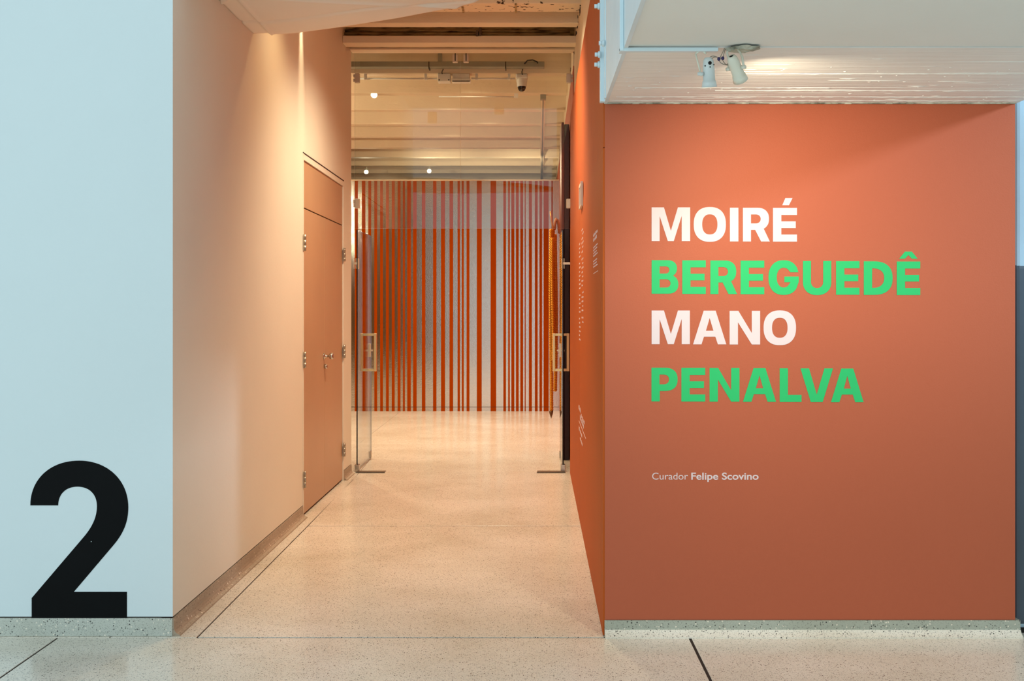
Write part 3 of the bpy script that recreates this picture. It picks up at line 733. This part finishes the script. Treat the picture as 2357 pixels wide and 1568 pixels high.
# ------------------------------------------------------------------ golden rope artwork by the gallery wall
YR = 13.0
rp = thing('rope_artwork', (.30, YR, .2), 'long golden braided ropes with a dark arrow tip hanging on gallery wall', 'artwork')
def strand(top, mid, bot, rad=.012, turns_per_m=26, dy=0):
    n = int((top-bot)/.008)
    for lobe in range(3):
        path = []
        for i in range(n+1):
            t = i/n; z = top+(bot-top)*t; a = 2*PI*(turns_per_m*(top-z))/2+2*PI*lobe/3
            xx = mid+.006*math.sin(5*t+mid*40)
            path.append((xx+rad*.62*math.cos(a), YR+dy+rad*.62*math.sin(a), z))
        sv.tube(path, rad*.56, 6)
for (top, mid, bot, r, dy) in ((2.30, .232, .29, .019, 0), (2.30, .262, 1.02, .019, .05), (2.25, .285, .50, .020, .12), (2.20, .250, .85, .017, -.04)):
    sv = MB(); strand(top, mid, bot, r, 25, dy); sv.build('braid', 'gold', rp)
mb = MB(); mb.tube([(.262, YR+.02, 2.27), (.250, YR+.02, 2.33), (.236, YR+.02, 2.40), (.228, YR+.02, 2.50)], .010, 8); mb.build('braid', 'gold', rp)
mb = MB(); mb.tube([(XR(YR)+.02, YR+.1, 2.26), (.325, YR+.1, 2.27), (.318, YR+.1, 2.36), (.306, YR+.1, 2.41), (.292, YR+.1, 2.425), (.280, YR+.08, 2.39), (.270, YR+.06, 2.30)], .016, 10); mb.build('hook', 'wood_hook', rp)
MB().lathe([(0, .045), (.006, .04), (.008, .012), (.024, .008), (.018, -.02), (0, -.075)], 12, Matrix.Translation((.234, YR, .275))).build('arrow_tip', 'bronze', rp)

# ------------------------------------------------------------------ ceiling equipment
tr = thing('cable_tray', (-.9, 10.88, 3.66), 'long grey metal cable tray across the ceiling ribs', 'cable tray')
a, c = at(812, 151, 10.9), at(1253, 150, 10.9)
MB().box(XL-.3, c.x, 10.84, 10.94, a.z-.024, a.z+.026, .003).build('tray', 'grey_tray', tr)
for px in (987, 1164): p = at(px, 150, 10.83); MB().box(p.x-.004, p.x+.004, 10.835, 10.945, p.z-.03, p.z+.035).build('tie', 'dark', tr)
p = at(1013, 140, 10.95); MB().box(p.x-.019, p.x+.019, 10.93, 10.97, p.z-.03, p.z+.07).build('bracket', 'grey_tray', tr)
jb = thing('junction_box', tuple(at(1023, 190, 11.03)), 'small white junction box under rib beside the exit unit', 'junction box')
p = at(1023, 182, 11.03); MB().box(p.x-.060, p.x+.060, 10.97, 11.09, p.z-.034, ZR, .006).build('body', 'plastic', jb)
for s_ in (-1, 1): MB().lathe([(0, 0), (.007, 0), (.007, -.002), (0, -.002)], 10, Matrix.Translation((p.x+s_*.045, 10.969, p.z-.02)) @ Matrix.Rotation(-PI/2, 4, 'X')).build('screw', 'dark', jb)
cb = thing('loose_cable', tuple(at(1018, 172, 11.0)), 'short dark cable from tray down to the white junction box', 'cable', 'dark cables at the ceiling tray')
MB().tube([at(1018, 172, 11.0), at(1017, 166, 10.93), at(1020, 159.5, 10.90)], .005, 8).build('cable', 'dark', cb)
ex = thing('emergency_light', tuple(at(1062, 192, 11.03)), 'flat white emergency light unit with dark lower lip under rib', 'emergency light')
p = at(1062, 180, 11.03); MB().box(p.x-.080, p.x+.080, 10.98, 11.08, p.z-.012, ZR, .004).build('body', 'plastic', ex)
MB().box(p.x-.088, p.x+.088, 10.97, 11.09, p.z-.040, p.z-.013, .004).build('diffuser', 'plastic', ex)
MB().box(p.x-.082, p.x+.082, 10.966, 10.972, p.z-.044, p.z-.036).build('lower_lip', 'dark', ex)
dc = thing('dome_camera', tuple(at(1201, 210, 11.03)), 'white dome security camera with black glass under rib', 'camera')
p = at(1201, 172, 11.03)
T = Matrix.Translation((p.x, 11.03, ZR))
MB().box(p.x-.056, p.x+.056, 10.975, 11.085, ZR-.045, ZR, .012).build('mount', 'plastic', dc)
MB().lathe([(.05, -.044), (.052, -.060), (.046, -.085), (.046, -.108), (.042, -.115), (0, -.115)], 24, T).build('housing', 'plastic', dc)
MB().lathe([(.040, -.114), (.038, -.130), (.028, -.150), (.013, -.160), (0, -.162)], 24, T).build('dome', 'dome', dc)
cb = thing('loose_cable', tuple(at(1202, 172, 10.98)), 'dark looping cable from tray down to the dome camera', 'cable', 'dark cables at the ceiling tray')
MB().tube([at(1202, 172, 10.98), at(1201, 166, 10.93), at(1203, 159.5, 10.90)], .005, 8).build('cable', 'dark', cb)
MB().tube([at(1207, 147, 10.826), at(1214, 139, 10.826), at(1226, 138, 10.826), at(1236, 142, 10.826), at(1238, 146, 10.826)], .006, 8).build('cable', 'dark', tr)
ct = thing('conduit_pipe', (-.8, 11.0, 3.57), 'thin white conduit pipe running under the rib to camera', 'conduit')
for x0_, x1_ in ((819, 1006.5), (1085, 1186)):
    a, c = at(x0_, 181, 11.0), at(x1_, 181, 11.0); MB().tube([a, a.lerp(c, .5), c], .009, 8).build('pipe', 'plastic', ct)
    for k in (.12, .86): q = a.lerp(c, k); MB().box(q.x-.012, q.x+.012, 10.985, 11.015, q.z-.012, ZR).build('saddle', 'plastic', ct)
ct = thing('conduit_pipe', (-.3, 12.0, 3.6), 'thin white conduit pipe on the rib beyond the camera', 'conduit')
a, c = at(1010, 222.5, 12.0), at(1188, 223, 12.0); MB().tube([a, c], .007, 8).build('pipe', 'plastic', ct)
MB().box(c.x-.02, c.x+.02, 11.985, 12.015, c.z-.01, ZR).build('end_box', 'plastic', ct)
# lighting track running into the depth
tk = thing('lighting_track', (.14, 12.1, 3.6), 'long pale lighting track running back under the ceiling', 'lighting track')
m_ = MB(); m_.prism([(.112, 12.08), (.158, 12.08), (.222, 20.0), (.176, 20.0)], ZR-.028, ZR-.0005); m_.build('rail', 'rib', tk)
m_ = MB(); m_.prism([(.128, 12.10), (.142, 12.10), (.206, 20.0), (.192, 20.0)], ZR-.031, ZR-.027); m_.build('slot', 'grey_tray', tk)
MB().box(.106, .164, 12.04, 12.14, ZR-.045, ZR).build('feed_box', 'grey_tray', tk)
# gallery lamps in view
def track_lamp(px, py, Y, label, up, power, target):
    p = at(px, py, Y); t = thing('ceiling_spotlight', tuple(p), label, 'spotlight', 'lit gallery lamps under the ribs')
    d = (Vector(target)-p).normalized(); R_ = (-d).to_track_quat('Z', 'Y').to_matrix().to_4x4(); T_ = Matrix.Translation(p-d*.0) @ R_
    MB().lathe([(0, .10), (.030, .10), (.036, .08), (.036, 0), (.032, 0), (.030, .02), (0, .02)], 18, T_).build('can', 'fixture_cream', t)
    MB().lathe([(0, .003), (.031, .003), (.031, .012), (0, .012)], 18, T_).build('lamp_face', 'bulb', t)
    MB().tube([p-d*.05, Vector((p.x, p.y-d.y*.05, up))], .008, 8).build('stem', 'fixture_cream', t)
    spot('gallery_lamp_light', p+d*.02, target, power, WARM, 80, .6, .04)
track_lamp(843, 396, 18.06, 'lit spotlight behind the striped wall near the cream passage wall', ZR, 60, (-1.6, 10.5, .0))
track_lamp(988, 394, 18.06, 'lit spotlight behind the striped wall above its wide silver stripes', ZR, 60, (-.6, 10.5, .0))
track_lamp(861, 219, 12.0, 'lit spotlight in front of the long conduit rib beyond the glass', ZR+.05, 30, (-1.5, 9.0, 1.9))
# downlights: passage ones, and unseen ones added between the ribs to light the gallery
def downlight(x, y, label, power, tgt=None, ang=120, col=WARM, z=3.86, blend=.6, rad=.05):
    t = thing('downlight', (x, y, z), label, 'downlight', 'warm downlights between the ceiling ribs')
    T_ = Matrix.Translation((x, y, z))
    MB().lathe([(0, .125), (.05, .125), (.055, .11), (.055, 0), (.050, 0), (.046, .05), (0, .05)], 20, T_).build('can', 'fixture_cream', t)
    MB().lathe([(0, .030), (.046, .030), (.046, .042), (0, .042)], 20, T_).build('lamp_face', 'bulb', t)
    spot('downlight_light', (x, y, z-.01), tgt or (x, y, 0), power, col, ang, blend, rad)
for x, y, p, lab in ((-.6, 11.6, 150, 'nearest the glass partition'), (-2.2, 11.6, 220, 'behind the passage wall end'), (-.9, 12.6, 170, 'above the golden ropes bay'), (-.5, 13.6, 170, 'in the bay before the middle ribs'), (-1.6, 13.6, 170, 'left of the middle bay lamp'), (-2.6, 14.6, 170, 'in the far bay away from the track'), (-1.0, 14.6, 170, 'in the far bay beside the track'), (-.2, 15.55, 45, 'washing the striped wall beside the track'), (-1.4, 15.55, 45, 'washing the middle of the striped wall'), (-2.6, 15.55, 45, 'washing the hidden end of the striped wall')):
    downlight(x, y, 'added warm downlight hidden between ribs '+lab, p*.72)
downlight(-1.46, 7.86, 'narrow downlight grazing the cream passage wall above its door', 75, (-1.60, 7.88, 2.6), 21, (1, .80, .50), 3.62, .9, .03)
downlight(-.35, 7.15, 'wide downlight above canopy washing the cream passage wall', 145, (-.6, 8.2, 0), 122, PASS, 3.62, .9, .12)
downlight(-.45, 8.0, 'wide downlight above the passage floor before the glass', 205, (-.2, 8.4, 0), 135, PASS, 3.7, .8)
downlight(-1.12, 6.95, 'amber downlight just behind the canopy edge by the cream wall', 34, (-1.25, 7.15, 0), 112, (1, .70, .34), 3.55, .9, .06)
# unseen lamps added to light the ribs in gallery and behind striped wall
def added_lamp(loc, tgt, power, label, ang=150):
    p = Vector(loc); t = thing('added_rib_lamp', loc, label, 'lamp', 'added gallery rib lamps')
    d = (Vector(tgt)-p).normalized(); T_ = Matrix.Translation(p) @ (-d).to_track_quat('Z', 'Y').to_matrix().to_4x4()
    MB().lathe([(0, .10), (.05, .10), (.06, .08), (.06, 0), (.055, 0), (.050, .02), (0, .02)], 18, T_).build('can', 'fixture_cream', t)
    MB().lathe([(0, .006), (.05, .006), (.05, .014), (0, .014)], 18, T_).build('lamp_face', 'bulb', t)
    spot('added_rib_lamp_light', p+d*.01, tgt, power, WARM, ang, .8, .05)
    return t
t = added_lamp((-4.4, 10.7, 3.1), (-.6, 15.0, 3.2), 420, 'added wide lamp beside the passage wall end lighting the gallery ribs')
MB().tube([(-4.4, 10.64, 3.12), (-4.4, 10.64, 3.7), (-4.4, 11.0, 3.7)], .012, 8).build('stem', 'fixture_cream', t)
for x, lab in ((-1.3, 'added wide lamp on the back of the striped wall near the lit spotlights'), (-.1, 'added wide lamp on the back of the striped wall near the track')):
    t = added_lamp((x, 16.62, 3.0), (x, 18.6, 4.2), 36, lab)
    MB().tube([(x, 16.44, 2.9), (x, 16.56, 2.95)], .012, 8).build('stem', 'fixture_cream', t)
